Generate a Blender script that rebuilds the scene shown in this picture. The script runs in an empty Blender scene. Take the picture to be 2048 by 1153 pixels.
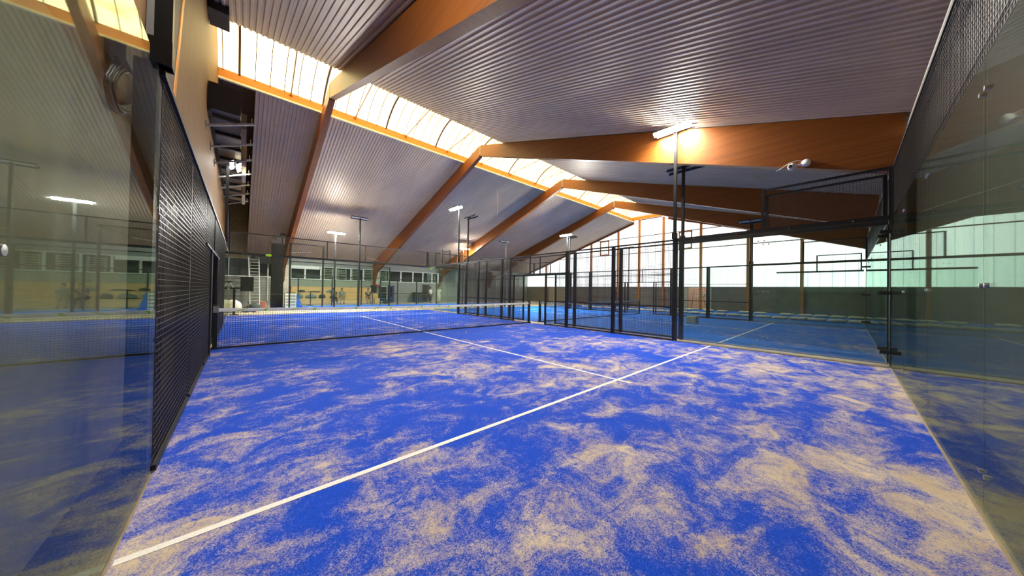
import bpy, bmesh, math, random
from mathutils import Vector, Matrix, noise as mnoise

# ------------------------------------------------------------------ camera, light, exposure
S = bpy.context.scene
COL = S.collection
YAW, PITCH, ROLL, FPX = 0.7328, 0.0096, 0.0165, 600.87
fw = Vector((math.sin(YAW)*math.cos(PITCH), math.cos(YAW)*math.cos(PITCH), math.sin(PITCH)))
rt = Vector((math.cos(YAW), -math.sin(YAW), 0.0))
up = rt.cross(fw)
cr, sr = math.cos(ROLL), math.sin(ROLL)
rt2 = cr*rt + sr*up
up2 = -sr*rt + cr*up
cam_d = bpy.data.cameras.new('camera')
cam = bpy.data.objects.new('camera', cam_d)
COL.objects.link(cam)
m = Matrix.Identity(4)
for i in range(3):
    m[i][0], m[i][1], m[i][2] = rt2[i], up2[i], -fw[i]
m[0][3], m[1][3], m[2][3] = 0.4731, 0.5957, 1.4163
cam.matrix_world = m
cam_d.sensor_width = 36.0
cam_d.lens = FPX/2048*36.0
cam_d.clip_start = 0.02
cam_d.clip_end = 300
S.camera = cam

W = bpy.data.worlds.new('world')
S.world = W
W.use_nodes = True
W.node_tree.nodes['Background'].inputs[0].default_value = (0.75, 0.88, 1.0, 1)
W.node_tree.nodes['Background'].inputs[1].default_value = 1.2
S.view_settings.view_transform = 'Standard'
S.view_settings.look = 'None'
S.view_settings.gamma = 1.0
S.view_settings.exposure = 0.34
S.view_settings.use_curve_mapping = False
S.cycles.transparent_max_bounces = 48
S.cycles.max_bounces = 10
S.cycles.diffuse_bounces = 5
S.cycles.glossy_bounces = 6
S.cycles.caustics_reflective = False
S.cycles.caustics_refractive = False
S.cycles.sample_clamp_indirect = 8.0

GABLE_E = 2.0       # daylight through the gable glazing
SKY_E = 4.8         # daylight through the ridge glazing
LED_E = 640.0       # lit flood lamps

# ------------------------------------------------------------------ hall dimensions
RID = 14.13                    # ridge at y
XL, XG = -0.3, 31.77            # left end wall, glazed gable
YN, YF = -0.30, 31.96           # near eave wall, far eave wall
def zd(y): return 9.497 - 0.31*abs(y-RID)      # underside of the metal deck
def zb(y): return 8.84 - 0.347*abs(y-RID)    # underside of the timber beams
SY0, SY1 = 12.34, 15.82        # ridge skylight
BAYS = [2.99, 10.21, 17.41, 24.56]
rnd = random.Random(7)

# ------------------------------------------------------------------ material helpers
def mat(name):
    M = bpy.data.materials.new(name)
    M.use_nodes = True
    nt = M.node_tree
    nt.nodes.clear()
    out = nt.nodes.new('ShaderNodeOutputMaterial')
    return M, nt, out
def N(nt, t, **kw):
    n = nt.nodes.new(t)
    for k, v in kw.items(): setattr(n, k, v)
    return n
def L(nt, a, b): nt.links.new(a, b)
def principled(nt, out, col=(0.5,0.5,0.5), rough=0.5, metal=0.0, spec=0.5):
    p = N(nt, 'ShaderNodeBsdfPrincipled')
    p.inputs['Base Color'].default_value = (*col, 1)
    p.inputs['Roughness'].default_value = rough
    p.inputs['Metallic'].default_value = metal
    p.inputs['Specular IOR Level'].default_value = spec
    L(nt, p.outputs[0], out.inputs[0])
    return p
def pos(nt, scale=(1,1,1)):
    g = N(nt, 'ShaderNodeNewGeometry')
    mp = N(nt, 'ShaderNodeMapping')
    mp.inputs['Scale'].default_value = scale
    L(nt, g.outputs['Position'], mp.inputs['Vector'])
    return mp.outputs[0]
def noise(nt, v, scale, detail=4, rough=0.55, dist=0.0):
    n = N(nt, 'ShaderNodeTexNoise')
    n.inputs['Scale'].default_value = scale
    n.inputs['Detail'].default_value = detail
    n.inputs['Roughness'].default_value = rough
    n.inputs['Distortion'].default_value = dist
    L(nt, v, n.inputs['Vector'])
    return n.outputs[0]
def ramp(nt, f, stops):
    r = N(nt, 'ShaderNodeValToRGB')
    e = r.color_ramp.elements
    while len(e) < len(stops): e.new(0.5)
    for k, (p, c) in enumerate(stops):
        e[k].position = p
        e[k].color = (*c, 1) if len(c) == 3 else c
    L(nt, f, r.inputs[0])
    return r.outputs[0]
def math_(nt, op, a, b=None, clamp=False):
    n = N(nt, 'ShaderNodeMath', operation=op, use_clamp=clamp)
    for k, v in enumerate((a, b)):
        if v is None: continue
        if isinstance(v, (int, float)): n.inputs[k].default_value = v
        else: L(nt, v, n.inputs[k])
    return n.outputs[0]
def mixc(nt, f, a, b, mode='MIX'):
    n = N(nt, 'ShaderNodeMix', data_type='RGBA', blend_type=mode)
    if isinstance(f, (int, float)): n.inputs[0].default_value = f
    else: L(nt, f, n.inputs[0])
    for k, v in ((6, a), (7, b)):
        if isinstance(v, tuple): n.inputs[k].default_value = (*v, 1)
        else: L(nt, v, n.inputs[k])
    return n.outputs[2]
def bump(nt, p, h, dist=0.01, strength=0.5):
    b = N(nt, 'ShaderNodeBump')
    b.inputs['Distance'].default_value = dist
    b.inputs['Strength'].default_value = strength
    L(nt, h, b.inputs['Height'])
    L(nt, b.outputs[0], p.inputs['Normal'])

def simple(name, col, rough=0.5, metal=0.0, spec=0.5, vary=0.12, vs=6.0):
    M, nt, out = mat(name)
    p = principled(nt, out, col, rough, metal, spec)
    f = noise(nt, pos(nt), vs, 5)
    lo = tuple(c*(1-vary) for c in col); hi = tuple(min(1, c*(1+vary)) for c in col)
    L(nt, ramp(nt, f, [(0.3, lo), (0.7, hi)]), p.inputs['Base Color'])
    return M
def emit(name, col, s):
    M, nt, out = mat(name)
    e = N(nt, 'ShaderNodeEmission')
    e.inputs[0].default_value = (*col, 1)
    e.inputs[1].default_value = s
    L(nt, e.outputs[0], out.inputs[0])
    return M, nt, e

def turf(name, amount, blue=(0.003,0.07,0.60)):
    M, nt, out = mat(name)
    p = principled(nt, out, rough=0.85, spec=0.2)
    P = pos(nt)
    big = noise(nt, P, 0.42, 4, 0.55, 0.6)
    mid = noise(nt, pos(nt, (1.0, 1.4, 1.0)), 1.9, 8, 0.68, 0.8)
    sm = noise(nt, pos(nt, (1.6, 1.0, 1.0)), 7.0, 6, 0.6, 1.6)
    gr = noise(nt, P, 300, 2, 0.7)
    gr2 = noise(nt, P, 120, 3, 0.75)
    v = math_(nt, 'ADD', math_(nt, 'MULTIPLY', big, 0.68), math_(nt, 'MULTIPLY', mid, 0.95))
    v = math_(nt, 'ADD', v, math_(nt, 'MULTIPLY', sm, 0.28))
    v = math_(nt, 'ADD', v, math_(nt, 'MULTIPLY', gr, 0.42))
    v = math_(nt, 'ADD', v, math_(nt, 'MULTIPLY', gr2, 0.62))
    v = math_(nt, 'ADD', v, amount-1.395)
    # more sand has been brushed into the camera end of the courts than beyond the nets
    sx = N(nt, 'ShaderNodeSeparateXYZ'); L(nt, P, sx.inputs[0])
    mr = N(nt, 'ShaderNodeMapRange'); L(nt, sx.outputs['Y'], mr.inputs[0])
    for k, q in ((1, 2.0), (2, 13.0), (3, 0.04), (4, -0.12)): mr.inputs[k].default_value = q
    v = math_(nt, 'ADD', v, mr.outputs[0])
    # curved scuff trails where shoes swept the sand away
    tr = noise(nt, P, 1.7, 3, 0.5, 0.8)
    tr = math_(nt, 'ABSOLUTE', math_(nt, 'SUBTRACT', tr, 0.5))
    tr = ramp(nt, tr, [(0.0, (1,1,1)), (0.008, (0,0,0))])
    gate = ramp(nt, noise(nt, P, 0.9, 2), [(0.5, (0,0,0)), (0.6, (1,1,1))])
    tr = math_(nt, 'MULTIPLY', math_(nt, 'MULTIPLY', tr, gate), 0.12)
    v = math_(nt, 'SUBTRACT', v, tr)
    cover = ramp(nt, v, [(0.06, (0,0,0)), (0.30, (1,1,1))])
    bl = ramp(nt, gr2, [(0.35, tuple(c*0.72 for c in blue)), (0.7, tuple(min(1, c*1.25) for c in blue))])
    sand = ramp(nt, noise(nt, P, 3.0, 4), [(0.3, (0.64,0.49,0.27)), (0.7, (0.82,0.67,0.42))])
    L(nt, mixc(nt, math_(nt, 'MULTIPLY', cover, 0.94), bl, sand), p.inputs['Base Color'])
    bump(nt, p, gr, 0.006, 0.6)
    return M

def wood(name, dark, light, axis=1, gloss=0.45):
    M, nt, out = mat(name)
    p = principled(nt, out, rough=gloss, spec=0.35)
    sc = [3.0, 3.0, 26.0]
    sc[axis] = 0.35
    g = noise(nt, pos(nt, tuple(sc)), 1.0, 7, 0.6, 0.3)
    k = noise(nt, pos(nt, (4, 4, 12)), 2.4, 3, 0.5)
    c = ramp(nt, g, [(0.3, dark), (0.7, light)])
    kn = ramp(nt, k, [(0.70, (0,0,0)), (0.78, (1,1,1))])
    c = mixc(nt, math_(nt, 'MULTIPLY', kn, 0.55), c, tuple(x*0.25 for x in dark))
    # laminations
    geo = N(nt, 'ShaderNodeNewGeometry'); sx = N(nt, 'ShaderNodeSeparateXYZ')
    L(nt, geo.outputs['Position'], sx.inputs[0])
    lam = math_(nt, 'FRACT', math_(nt, 'MULTIPLY', sx.outputs['Z'], 22.0))
    ll = ramp(nt, lam, [(0.0, (0.82,0.82,0.82)), (0.06, (1,1,1))])
    L(nt, mixc(nt, 1.0, c, ll, 'MULTIPLY'), p.inputs['Base Color'])
    return M

def glass(name, tint=(0.87,0.955,0.91), dirt=0.007, sheen=(0.74,0.82,0.76)):
    M, nt, out = mat(name)
    tr = N(nt, 'ShaderNodeBsdfTransparent'); tr.inputs[0].default_value = (*[math.sqrt(c) for c in tint], 1)
    gl = N(nt, 'ShaderNodeBsdfGlossy'); gl.inputs['Roughness'].default_value = 0.015
    gl.inputs[0].default_value = (*sheen, 1)
    geo = N(nt, 'ShaderNodeNewGeometry')
    d = N(nt, 'ShaderNodeVectorMath', operation='DOT_PRODUCT')
    L(nt, geo.outputs['Normal'], d.inputs[0]); L(nt, geo.outputs['Incoming'], d.inputs[1])
    c = math_(nt, 'ABSOLUTE', d.outputs['Value'])
    f = math_(nt, 'POWER', math_(nt, 'SUBTRACT', 1.0, c, True), 5.0)
    f = math_(nt, 'ADD', math_(nt, 'MULTIPLY', f, 0.92), 0.035, True)
    a = N(nt, 'ShaderNodeMixShader')
    L(nt, f, a.inputs[0]); L(nt, tr.outputs[0], a.inputs[1]); L(nt, gl.outputs[0], a.inputs[2])
    # dust film and dried runs of water
    df = N(nt, 'ShaderNodeBsdfDiffuse'); df.inputs[0].default_value = (0.62, 0.64, 0.55, 1)
    tl = N(nt, 'ShaderNodeBsdfTranslucent'); tl.inputs[0].default_value = (0.62, 0.64, 0.55, 1)
    dm = N(nt, 'ShaderNodeMixShader'); dm.inputs[0].default_value = 0.4
    L(nt, df.outputs[0], dm.inputs[1]); L(nt, tl.outputs[0], dm.inputs[2])
    s1 = noise(nt, pos(nt, (9, 9, 0.5)), 1.0, 6, 0.65, 0.4)
    s2 = noise(nt, pos(nt), 1.4, 5, 0.6, 1.0)
    st = ramp(nt, math_(nt, 'MULTIPLY', math_(nt, 'ADD', s1, s2), 0.5), [(0.42, (0,0,0)), (0.66, (1,1,1))])
    fac = math_(nt, 'ADD', math_(nt, 'MULTIPLY', st, dirt), dirt*0.22)
    b = N(nt, 'ShaderNodeMixShader')
    L(nt, fac, b.inputs[0]); L(nt, a.outputs[0], b.inputs[1]); L(nt, dm.outputs[0], b.inputs[2])
    L(nt, b.outputs[0], out.inputs[0])
    return M

M = {}
M['black'] = simple('black paint', (0.014,0.015,0.016), 0.45, 0.0, 0.35)
M['wire'] = simple('black coated wire', (0.05,0.047,0.04), 0.3, 0.0, 0.8)
M['net'] = simple('black net cord', (0.012,0.012,0.014), 0.8)
M['chrome'] = simple('bolt steel', (0.75,0.75,0.73), 0.25, 0.9)
M['concrete'] = simple('sandy concrete', (0.52,0.43,0.30), 0.85, 0, 0.2, 0.25, 1.6)
M['kerb'] = simple('beige channel', (0.36,0.29,0.18), 0.6, 0, 0.3, 0.2, 5)
M['line'] = simple('white court line', (0.86,0.82,0.74), 0.8, 0, 0.2, 0.08, 60)
M['turf_main'] = turf('blue turf with sand', 0.0)
M['turf_far_lit'] = turf('blue turf', -0.14, (0.004,0.17,0.80))  # blue raised above the main turf to stand in for light on these courts
M['glass'] = glass('court glass')
M['glass_dimmed'] = glass('dimmed dusty court glass', (0.82,0.91,0.84), 0.009, (0.52,0.585,0.52))  # reflection and tint colours darkened to dim these panes, plus slightly more dust
M['beam'] = wood('laminated timber', (0.19,0.055,0.008), (0.29,0.092,0.013), 1)
M['curb'] = wood('skylight curb timber', (0.48,0.165,0.016), (0.60,0.235,0.03), 0)
M['post_wood'] = wood('gable post timber', (0.50,0.20,0.05), (0.62,0.27,0.07), 2)
M['bench'] = wood('bleacher planks', (0.66,0.37,0.14), (0.86,0.53,0.24), 0)
M['steel'] = simple('grey steel', (0.36,0.34,0.31), 0.4, 0.6)
M['dark'] = simple('dark brown board', (0.026,0.019,0.013), 0.6)
M['ductw'] = simple('brown boarding', (0.13,0.085,0.05), 0.6, 0, 0.3)
M['white'] = simple('white lacquer', (0.78,0.76,0.70), 0.45)
M['cream'] = simple('cream paint', (0.62,0.58,0.44), 0.55)
M['tape'] = simple('net tape', (0.84,0.82,0.78), 0.7)
M['lime'] = simple('lime green', (0.30,0.62,0.02), 0.5)
M['red'] = simple('red plate', (0.60,0.03,0.03), 0.5)
M['navy'] = simple('navy', (0.02,0.03,0.12), 0.5)
M['blue'] = simple('blue cloth', (0.02,0.10,0.38), 0.7)
M['bag'] = simple('sandbag weave', (0.86,0.82,0.70), 0.85, 0, 0.2, 0.15, 14)
M['greengrey'] = simple('grey green wall paint', (0.30,0.31,0.24), 0.6)
M['greywall'] = simple('grey cladding', (0.27,0.27,0.245), 0.55, 0, 0.4, 0.1, 2)
M['lowgable'] = simple('grey wall panels', (0.25,0.245,0.185), 0.6, 0, 0.35, 0.18, 1.2)
M['windark'] = simple('dark glazing', (0.025,0.022,0.02), 0.12)
M['camwhite'] = simple('camera plastic', (0.75,0.74,0.70), 0.35)
M['skin'] = simple('skin', (0.50,0.28,0.18), 0.6)
M['hair'] = simple('dark hair', (0.03,0.02,0.012), 0.7)
M['cl_grey'] = simple('grey green shirt', (0.20,0.25,0.22), 0.8)
M['cl_dark'] = simple('dark shirt', (0.02,0.022,0.026), 0.8)
M['cl_white'] = simple('white shirt', (0.75,0.73,0.68), 0.8)
M['cl_tan'] = simple('tan cloth', (0.48,0.36,0.22), 0.8)
M['bagdark'] = simple('dark canvas', (0.05,0.065,0.05), 0.8)
M['yellow'] = simple('yellow plastic', (0.75,0.62,0.03), 0.5)
M['brickjoint'] = None
def osb():
    Q, nt, out = mat('plywood sheet')
    p = principled(nt, out, rough=0.6, spec=0.3)
    a = noise(nt, pos(nt, (1, 2.2, 0.9)), 2.2, 8, 0.65, 0.4)
    b = noise(nt, pos(nt, (30, 60, 20)), 1.0, 4, 0.6)
    c = ramp(nt, a, [(0.3, (0.15,0.072,0.017)), (0.7, (0.215,0.112,0.031))])
    c2 = ramp(nt, b, [(0.3, (0.85,0.85,0.85)), (0.7, (1,1,1))])
    L(nt, mixc(nt, 1.0, c, c2, 'MULTIPLY'), p.inputs['Base Color'])
    return Q
M['ply'] = osb()
def deckm():
    Q, nt, out = mat('coated steel deck')
    p = principled(nt, out, rough=0.44, metal=0.15, spec=0.4)
    a = noise(nt, pos(nt, (0.6, 0.15, 0.6)), 2.0, 5, 0.6)
    L(nt, ramp(nt, a, [(0.3, (0.47,0.375,0.265)), (0.7, (0.57,0.46,0.335))]), p.inputs['Base Color'])
    return Q
M['deck'] = deckm()
def brick():
    Q, nt, out = mat('red brick')
    p = principled(nt, out, rough=0.85)
    g = N(nt, 'ShaderNodeNewGeometry'); s = N(nt, 'ShaderNodeSeparateXYZ'); c = N(nt, 'ShaderNodeCombineXYZ')
    L(nt, g.outputs['Position'], s.inputs[0]); L(nt, s.outputs['Y'], c.inputs[0]); L(nt, s.outputs['Z'], c.inputs[1])
    b = N(nt, 'ShaderNodeTexBrick')
    b.inputs['Scale'].default_value = 3.4
    b.inputs['Color1'].default_value = (0.50,0.17,0.09,1); b.inputs['Color2'].default_value = (0.62,0.25,0.14,1)
    b.inputs['Mortar'].default_value = (0.6,0.52,0.45,1)
    L(nt, c.outputs[0], b.inputs['Vector']); L(nt, b.outputs[0], p.inputs['Base Color'])
    return Q
M['brick'] = brick()
def skymat():
    Q, nt, e = emit('daylit ridge glazing', (1,0.8,0.36), SKY_E)
    a = noise(nt, pos(nt, (0.7, 1.2, 1)), 1.1, 5, 0.6)
    L(nt, ramp(nt, a, [(0.32, (1.0,0.60,0.13)), (0.55, (1.0,0.82,0.40))]), e.inputs[0])
    return Q
M['skyl'] = skymat()
def gabm():
    Q, nt, e = emit('daylit gable glazing', (0.96,0.97,1.0), GABLE_E)
    a = noise(nt, pos(nt, (1, 6, 0.25)), 1.0, 3, 0.6)
    L(nt, ramp(nt, a, [(0.3, (0.80,0.86,0.90)), (0.7, (1.0,0.99,0.97))]), e.inputs[0])
    return Q
M['gabl'] = gabm()
M['led'] = emit('lit lamp lens', (1.0,0.97,0.90), LED_E)[0]
M['led_strong'] = emit('lit lamp lens, strong', (1.0,0.97,0.90), LED_E*2.4)[0]
M['led_half'] = emit('lit lamp lens, weaker', (1.0,0.97,0.90), LED_E*0.5)[0]
M['led_dim'] = emit('lit lamp lens, dimmed', (1.0,0.97,0.90), LED_E*0.15)[0]
M['lens'] = simple('unlit lamp lens', (0.55,0.55,0.52), 0.15)

# ------------------------------------------------------------------ mesh helpers
class MB:
    def __init__(s): s.v = []; s.f = []
    def add(s, vs, fs):
        o = len(s.v)
        s.v += [tuple(x) for x in vs]
        s.f += [tuple(i+o for i in f) for f in fs]
        return s
    def box(s, a, b):
        x0,y0,z0 = a; x1,y1,z1 = b
        x0,x1 = min(x0,x1),max(x0,x1); y0,y1 = min(y0,y1),max(y0,y1); z0,z1 = min(z0,z1),max(z0,z1)
        return s.add([(x0,y0,z0),(x1,y0,z0),(x1,y1,z0),(x0,y1,z0),(x0,y0,z1),(x1,y0,z1),(x1,y1,z1),(x0,y1,z1)],
              [(0,3,2,1),(4,5,6,7),(0,1,5,4),(1,2,6,5),(2,3,7,6),(3,0,4,7)])
    def bar(s, p, q, w, h=None, upv=(0,0,1)):
        h = h or w
        p, q = Vector(p), Vector(q); d = (q-p).normalized(); u = Vector(upv)
        if abs(d.dot(u)) > 0.98: u = Vector((1,0,0))
        r = d.cross(u).normalized(); u = r.cross(d).normalized()
        vs = []
        for c in (p, q):
            for a, b in ((-1,-1),(1,-1),(1,1),(-1,1)): vs.append(c + r*(a*w/2) + u*(b*h/2))
        return s.add(vs, [(0,1,2,3),(7,6,5,4),(0,4,5,1),(1,5,6,2),(2,6,7,3),(3,7,4,0)])
    def tube(s, pts, r, n=8, closed=False):
        pts = [Vector(p) for p in pts]; rings = []
        k = len(pts)
        for i, p in enumerate(pts):
            if closed: d = pts[(i+1)%k]-pts[i-1]
            else: d = pts[min(i+1,k-1)]-pts[max(i-1,0)]
            d.normalize(); u = Vector((0,0,1))
            if abs(d.dot(u)) > 0.95: u = Vector((1,0,0))
            a = d.cross(u).normalized(); b = a.cross(d)
            rr = r[i] if isinstance(r, (list,tuple)) else r
            rings.append([p + a*(rr*math.cos(2*math.pi*j/n)) + b*(rr*math.sin(2*math.pi*j/n)) for j in range(n)])
        vs = [v for R in rings for v in R]; fs = []
        for i in range(k if closed else k-1):
            i2 = (i+1)%k
            for j in range(n): fs.append((i*n+j, i*n+(j+1)%n, i2*n+(j+1)%n, i2*n+j))
        if not closed: fs += [tuple(range(n))[::-1], tuple((k-1)*n+j for j in range(n))]
        return s.add(vs, fs)
    def lathe(s, c, prof, n=16, axis=2):
        c = Vector(c); vs = []; fs = []
        for r, h in prof:
            for j in range(n):
                a = 2*math.pi*j/n; p = [r*math.cos(a), r*math.sin(a), h]
                if axis == 1: p = [p[0], p[2], p[1]]
                if axis == 0: p = [p[2], p[0], p[1]]
                vs.append(c+Vector(p))
        for i in range(len(prof)-1):
            for j in range(n): fs.append((i*n+j, i*n+(j+1)%n, (i+1)*n+(j+1)%n, (i+1)*n+j))
        fs += [tuple(range(n))[::-1], tuple((len(prof)-1)*n+j for j in range(n))]
        return s.add(vs, fs)
    def prism(s, poly, axis, a, b):
        n = len(poly); vs = []
        for t in (a, b):
            for p in poly:
                q = list(p); q.insert(axis, t); vs.append(q)
        fs = [tuple(range(n))[::-1], tuple(n+i for i in range(n))]
        fs += [(i, (i+1)%n, n+(i+1)%n, n+i) for i in range(n)]
        return s.add(vs, fs)
    def grid(s, o, du, dv, nu, nv, t=0.004):
        """square wire grid spanned by two world vectors"""
        o, du, dv = Vector(o), Vector(du), Vector(dv)
        for i in range(nu+1): s.bar(o+du*(i/nu), o+du*(i/nu)+dv, t)
        for i in range(nv+1): s.bar(o+dv*(i/nv), o+dv*(i/nv)+du, t)
        return s
    def build(s, name, material, parent=None, smooth=False, fix=False):
        off = Vector((0,0,0))
        if parent is not None:
            off = world_loc(parent)
        me = bpy.data.meshes.new(name)
        me.from_pydata([tuple(Vector(v)-off) for v in s.v], [], s.f)
        if fix or smooth:
            bm = bmesh.new(); bm.from_mesh(me); bmesh.ops.recalc_face_normals(bm, faces=bm.faces); bm.to_mesh(me); bm.free()
        if smooth:
            for p in me.polygons: p.use_smooth = True
        me.materials.append(M[material] if isinstance(material, str) else material)
        ob = bpy.data.objects.new(name, me)
        COL.objects.link(ob)
        if parent is not None: ob.parent = parent
        return ob
def world_loc(o):
    l = Vector(o.location)
    while o.parent: o = o.parent; l += Vector(o.location)
    return l
def tag(o, label=None, cat=None, group=None, kind=None):
    if label: o['label'] = label
    if cat: o['category'] = cat
    if group: o['group'] = group
    if kind: o['kind'] = kind
    return o
def thing(name, loc, label, cat, group=None, kind=None):
    o = bpy.data.objects.new(name, None)
    o.empty_display_size = 0.2
    COL.objects.link(o); o.location = loc
    return tag(o, label, cat, group, kind)
def copy_tree(o, parent=None):
    c = o.copy(); COL.objects.link(c)
    if parent is not None: c.parent = parent
    for ch in list(o.children): copy_tree(ch, c)
    return c
def bevel(o, w=0.01, seg=2):
    b = o.modifiers.new('bevel', 'BEVEL'); b.width = w; b.segments = seg; b.limit_method = 'ANGLE'
    return o

# ------------------------------------------------------------------ large structure
fl = MB().box((XL-0.2, YN-0.2, -0.2), (XG+3.5, YF+0.2, 0.0)).build('floor', 'concrete')
tag(fl, 'sandy beige concrete floor under and between the blue courts', 'floor', kind='structure')

def court(name, x0, x1, y0, y1, m, label, lines):
    t = MB().box((x0,y0,0.0), (x1,y1,0.012)).build(name, m)
    tag(t, label, 'court surface', kind='structure')
    for (a, b, c, d) in lines:
        MB().box((a,b,0.0121), (c,d,0.0145)).build('court_line', 'line', t)
    return t
LW = 0.05
def padel_lines(x0, x1):
    xm = (x0+x1)/2
    return [(x0+0.02,3.05-LW/2,x1-0.02,3.05+LW/2), (x0+0.02,16.95-LW/2,x1-0.02,16.95+LW/2),
            (xm-LW/2,2.83,xm+LW/2,3.05-LW/2), (xm-LW/2,3.05+LW/2,xm+LW/2,16.95-LW/2), (xm-LW/2,16.95+LW/2,xm+LW/2,17.17)]
court('floor_turf', 0.0, 10.03, 0.0, 20.0, 'turf_main', 'bright blue sand-dusted turf of the main court in the foreground', padel_lines(0,10))
court('floor_turf', 10.62, 20.66, 0.0, 20.0, 'turf_far_lit', 'blue turf of the neighbouring court behind the corner glass', padel_lines(10.65,20.65))
court('floor_turf', 21.0, XG-0.02, -0.2, 20.0, 'turf_far_lit', 'blue turf along the glazed gable wall with rows of sandbags', [(26.1,-0.1,26.15,19.5)])
court('floor_turf', 2.6, 22.6, 23.3, 27.8, 'turf_far_lit', 'narrow blue turf strip of the court before the bleachers', [(4.2,23.5,4.25,27.6)])

# walls
wl = thing('wall_left', (XL,14,0), 'plywood end wall with grey lower half along the left of the main court', 'wall', kind='structure')
poly = [(YN,2.82),(YF,2.82),(YF,8.35),(SY1,9.55),(SY1,10.1),(SY0,10.1),(SY0,zd(SY0)+0.1),(YN,zd(YN)+0.1)]
MB().prism(poly, 0, XL-0.15, XL).build('upper_boarding', 'ply', wl, fix=True)
MB().box((XL-0.15,YN,0),(XL+0.012,YF,2.82)).build('lower_boarding', simple('olive wall board', (0.20,0.165,0.09), 0.6, 0, 0.3), wl)
MB().box((XL+0.012,7.85,0.02),(XL+0.05,15.5,3.5)).build('dark_board', 'dark', wl)
tp = [(5.04,0.0),(5.95,0.0),(6.1,3.3),(6.7,5.3),(7.6,7.28),(5.75,6.68),(5.36,4.4)]
MB().prism(tp, 0, XL+0.005, XL+0.09).build('portal_column', 'dark', wl, fix=True)
sp = [(6.1,3.3),(6.7,5.3),(7.6,7.28),(7.72,7.3),(6.82,5.3),(6.2,3.3)]
MB().prism(sp, 0, XL+0.002, XL+0.1).build('column_trim', 'curb', wl, fix=True)
for y in (9.0, 11.5, 14.0):
    MB().box((XL+0.05,y,0.02),(XL+0.056,y+0.012,3.48)).build('board_joint', 'greywall', wl)
dr = thing('door_1', (XL,17,0), 'cream framed dark doorway in the left wall beyond the net', 'door', kind='structure')
MB().box((XL+0.012,15.6,0),(XL+0.09,16.6,2.5)).build('door_frame', 'cream', dr)
MB().box((XL+0.012,16.6,0),(XL+0.05,19.5,2.5)).build('door_leaf', 'dark', dr)

tag(MB().box((XL,0.03,0.0),(-0.05,15.4,0.03)).build('gap_shade_left', 'dark'), 'dark strip added as shade on the floor between the left fence and plywood wall', 'floor strip', kind='structure')  # added strip, its dark colour stands in for shade behind the left fence
tag(MB().box((XL,YN,0.0),(XG,-0.04,0.03)).build('gap_shade_right', 'dark'), 'dark strip added as shade on the floor behind the back glass', 'floor strip', kind='structure')  # same added shade strip for the floor seen through the back glass
wr = thing('wall_right', (10,YN,0), 'dark brown eave wall standing right behind the back glass', 'wall', kind='structure')
MB().box((XL,YN-0.12,0),(XG,YN,zd(YN))).build('wall_sheet', simple('brown cladding', (0.10,0.085,0.06), 0.6), wr)
for x in BAYS: MB().box((x-0.14,YN,0),(x+0.14,YN+0.1,zb(YN))).build('wall_post', 'dark', wr)
MB().box((XL,YN+0.005,4.62),(XG,YN+0.10,4.84)).build('wall_plate', 'cream', wr)

wf = thing('wall_far', (15,YF,0), 'grey far wall with a strip of white framed windows above the bleachers', 'wall', kind='structure')
MB().box((XL,YF,0),(3.5,YF+0.15,2.18)).build('wall_sheet', 'greywall', wf)
MB().box((XL,YF,3.62),(1.2,YF+0.15,8.6)).build('wall_sheet', simple('beige render', (0.68,0.57,0.34), 0.7), wf)
MB().box((1.0,YF,3.3),(XG,YF+0.15,zd(YF)+0.3)).build('wall_sheet', 'greywall', wf)
MB().box((3.5,YF,0),(10.6,YF+0.15,2.08)).build('wall_sheet', 'greengrey', wf)
MB().box((10.6,YF,0),(17.6,YF+0.15,2.15)).build('wall_sheet', 'greywall', wf)
MB().box((17.6,YF,0),(XG,YF+0.15,3.3)).build('wall_sheet', 'greywall', wf)
MB().box((XL,YF+1.2,0),(17.8,YF+1.3,3.9)).build('recess_back', 'dark', wf)
MB().box((XL,YF+0.15,2.05),(17.7,YF+1.2,2.12)).build('recess_floor', 'dark', wf)
MB().box((1.0,YF-0.16,3.9),(XG,YF-0.01,4.0)).build('eave_trim', 'white', wf)
for x in (0.9,): MB().box((x,YF-0.1,2.2),(x+0.05,YF,3.6)).build('mezzanine_post', 'white', wf)
MB().box((XL,YF-0.12,2.18),(3.4,YF,2.26)).build('mezzanine_edge', 'white', wf)
for k in range(9):
    MB().box((XL,YF-0.012,0.22+k*0.22),(3.4,YF,0.235+k*0.22)).build('cladding_joint', 'dark', wf)
for (a, b, z0, z1, c) in ((3.05,3.4,0,3.3,'cream'),(10.42,10.66,0,3.5,'cream'),(2.0,2.08,0.3,3.3,'cream')):
    MB().box((a,YF-0.1,z0),(b,YF,z1)).build('wall_pier', c, wf)

wn = thing('window_1', (10,YF,2.1), 'strip of white framed windows in the far wall', 'window', kind='structure')
wx = [3.52,4.54,5.71,6.88,8.14,9.25,10.4,10.75,11.68,12.91,14.22,15.37,16.46,17.6]
for k in range(len(wx)-1):
    a, b = wx[k], wx[k+1]
    if b-a < 0.6: continue
    f = MB()
    f.box((a,YF-0.06,2.12),(b,YF+0.05,2.19)).box((a,YF-0.06,3.24),(b,YF+0.05,3.3)).box((a,YF-0.06,2.19),(a+0.05,YF+0.05,3.24)).box((b-0.05,YF-0.06,2.19),(b,YF+0.05,3.24))
    fo = f.build('window_frame', 'white', wn)
    MB().box((a+0.05,YF-0.004,2.19),(b-0.05,YF+0.008,3.24)).build('pane', 'glass', fo)
MB().box((3.5,YF-0.08,3.02),(5.6,YF-0.005,3.24)).build('blind_box', 'white', wn)

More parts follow.
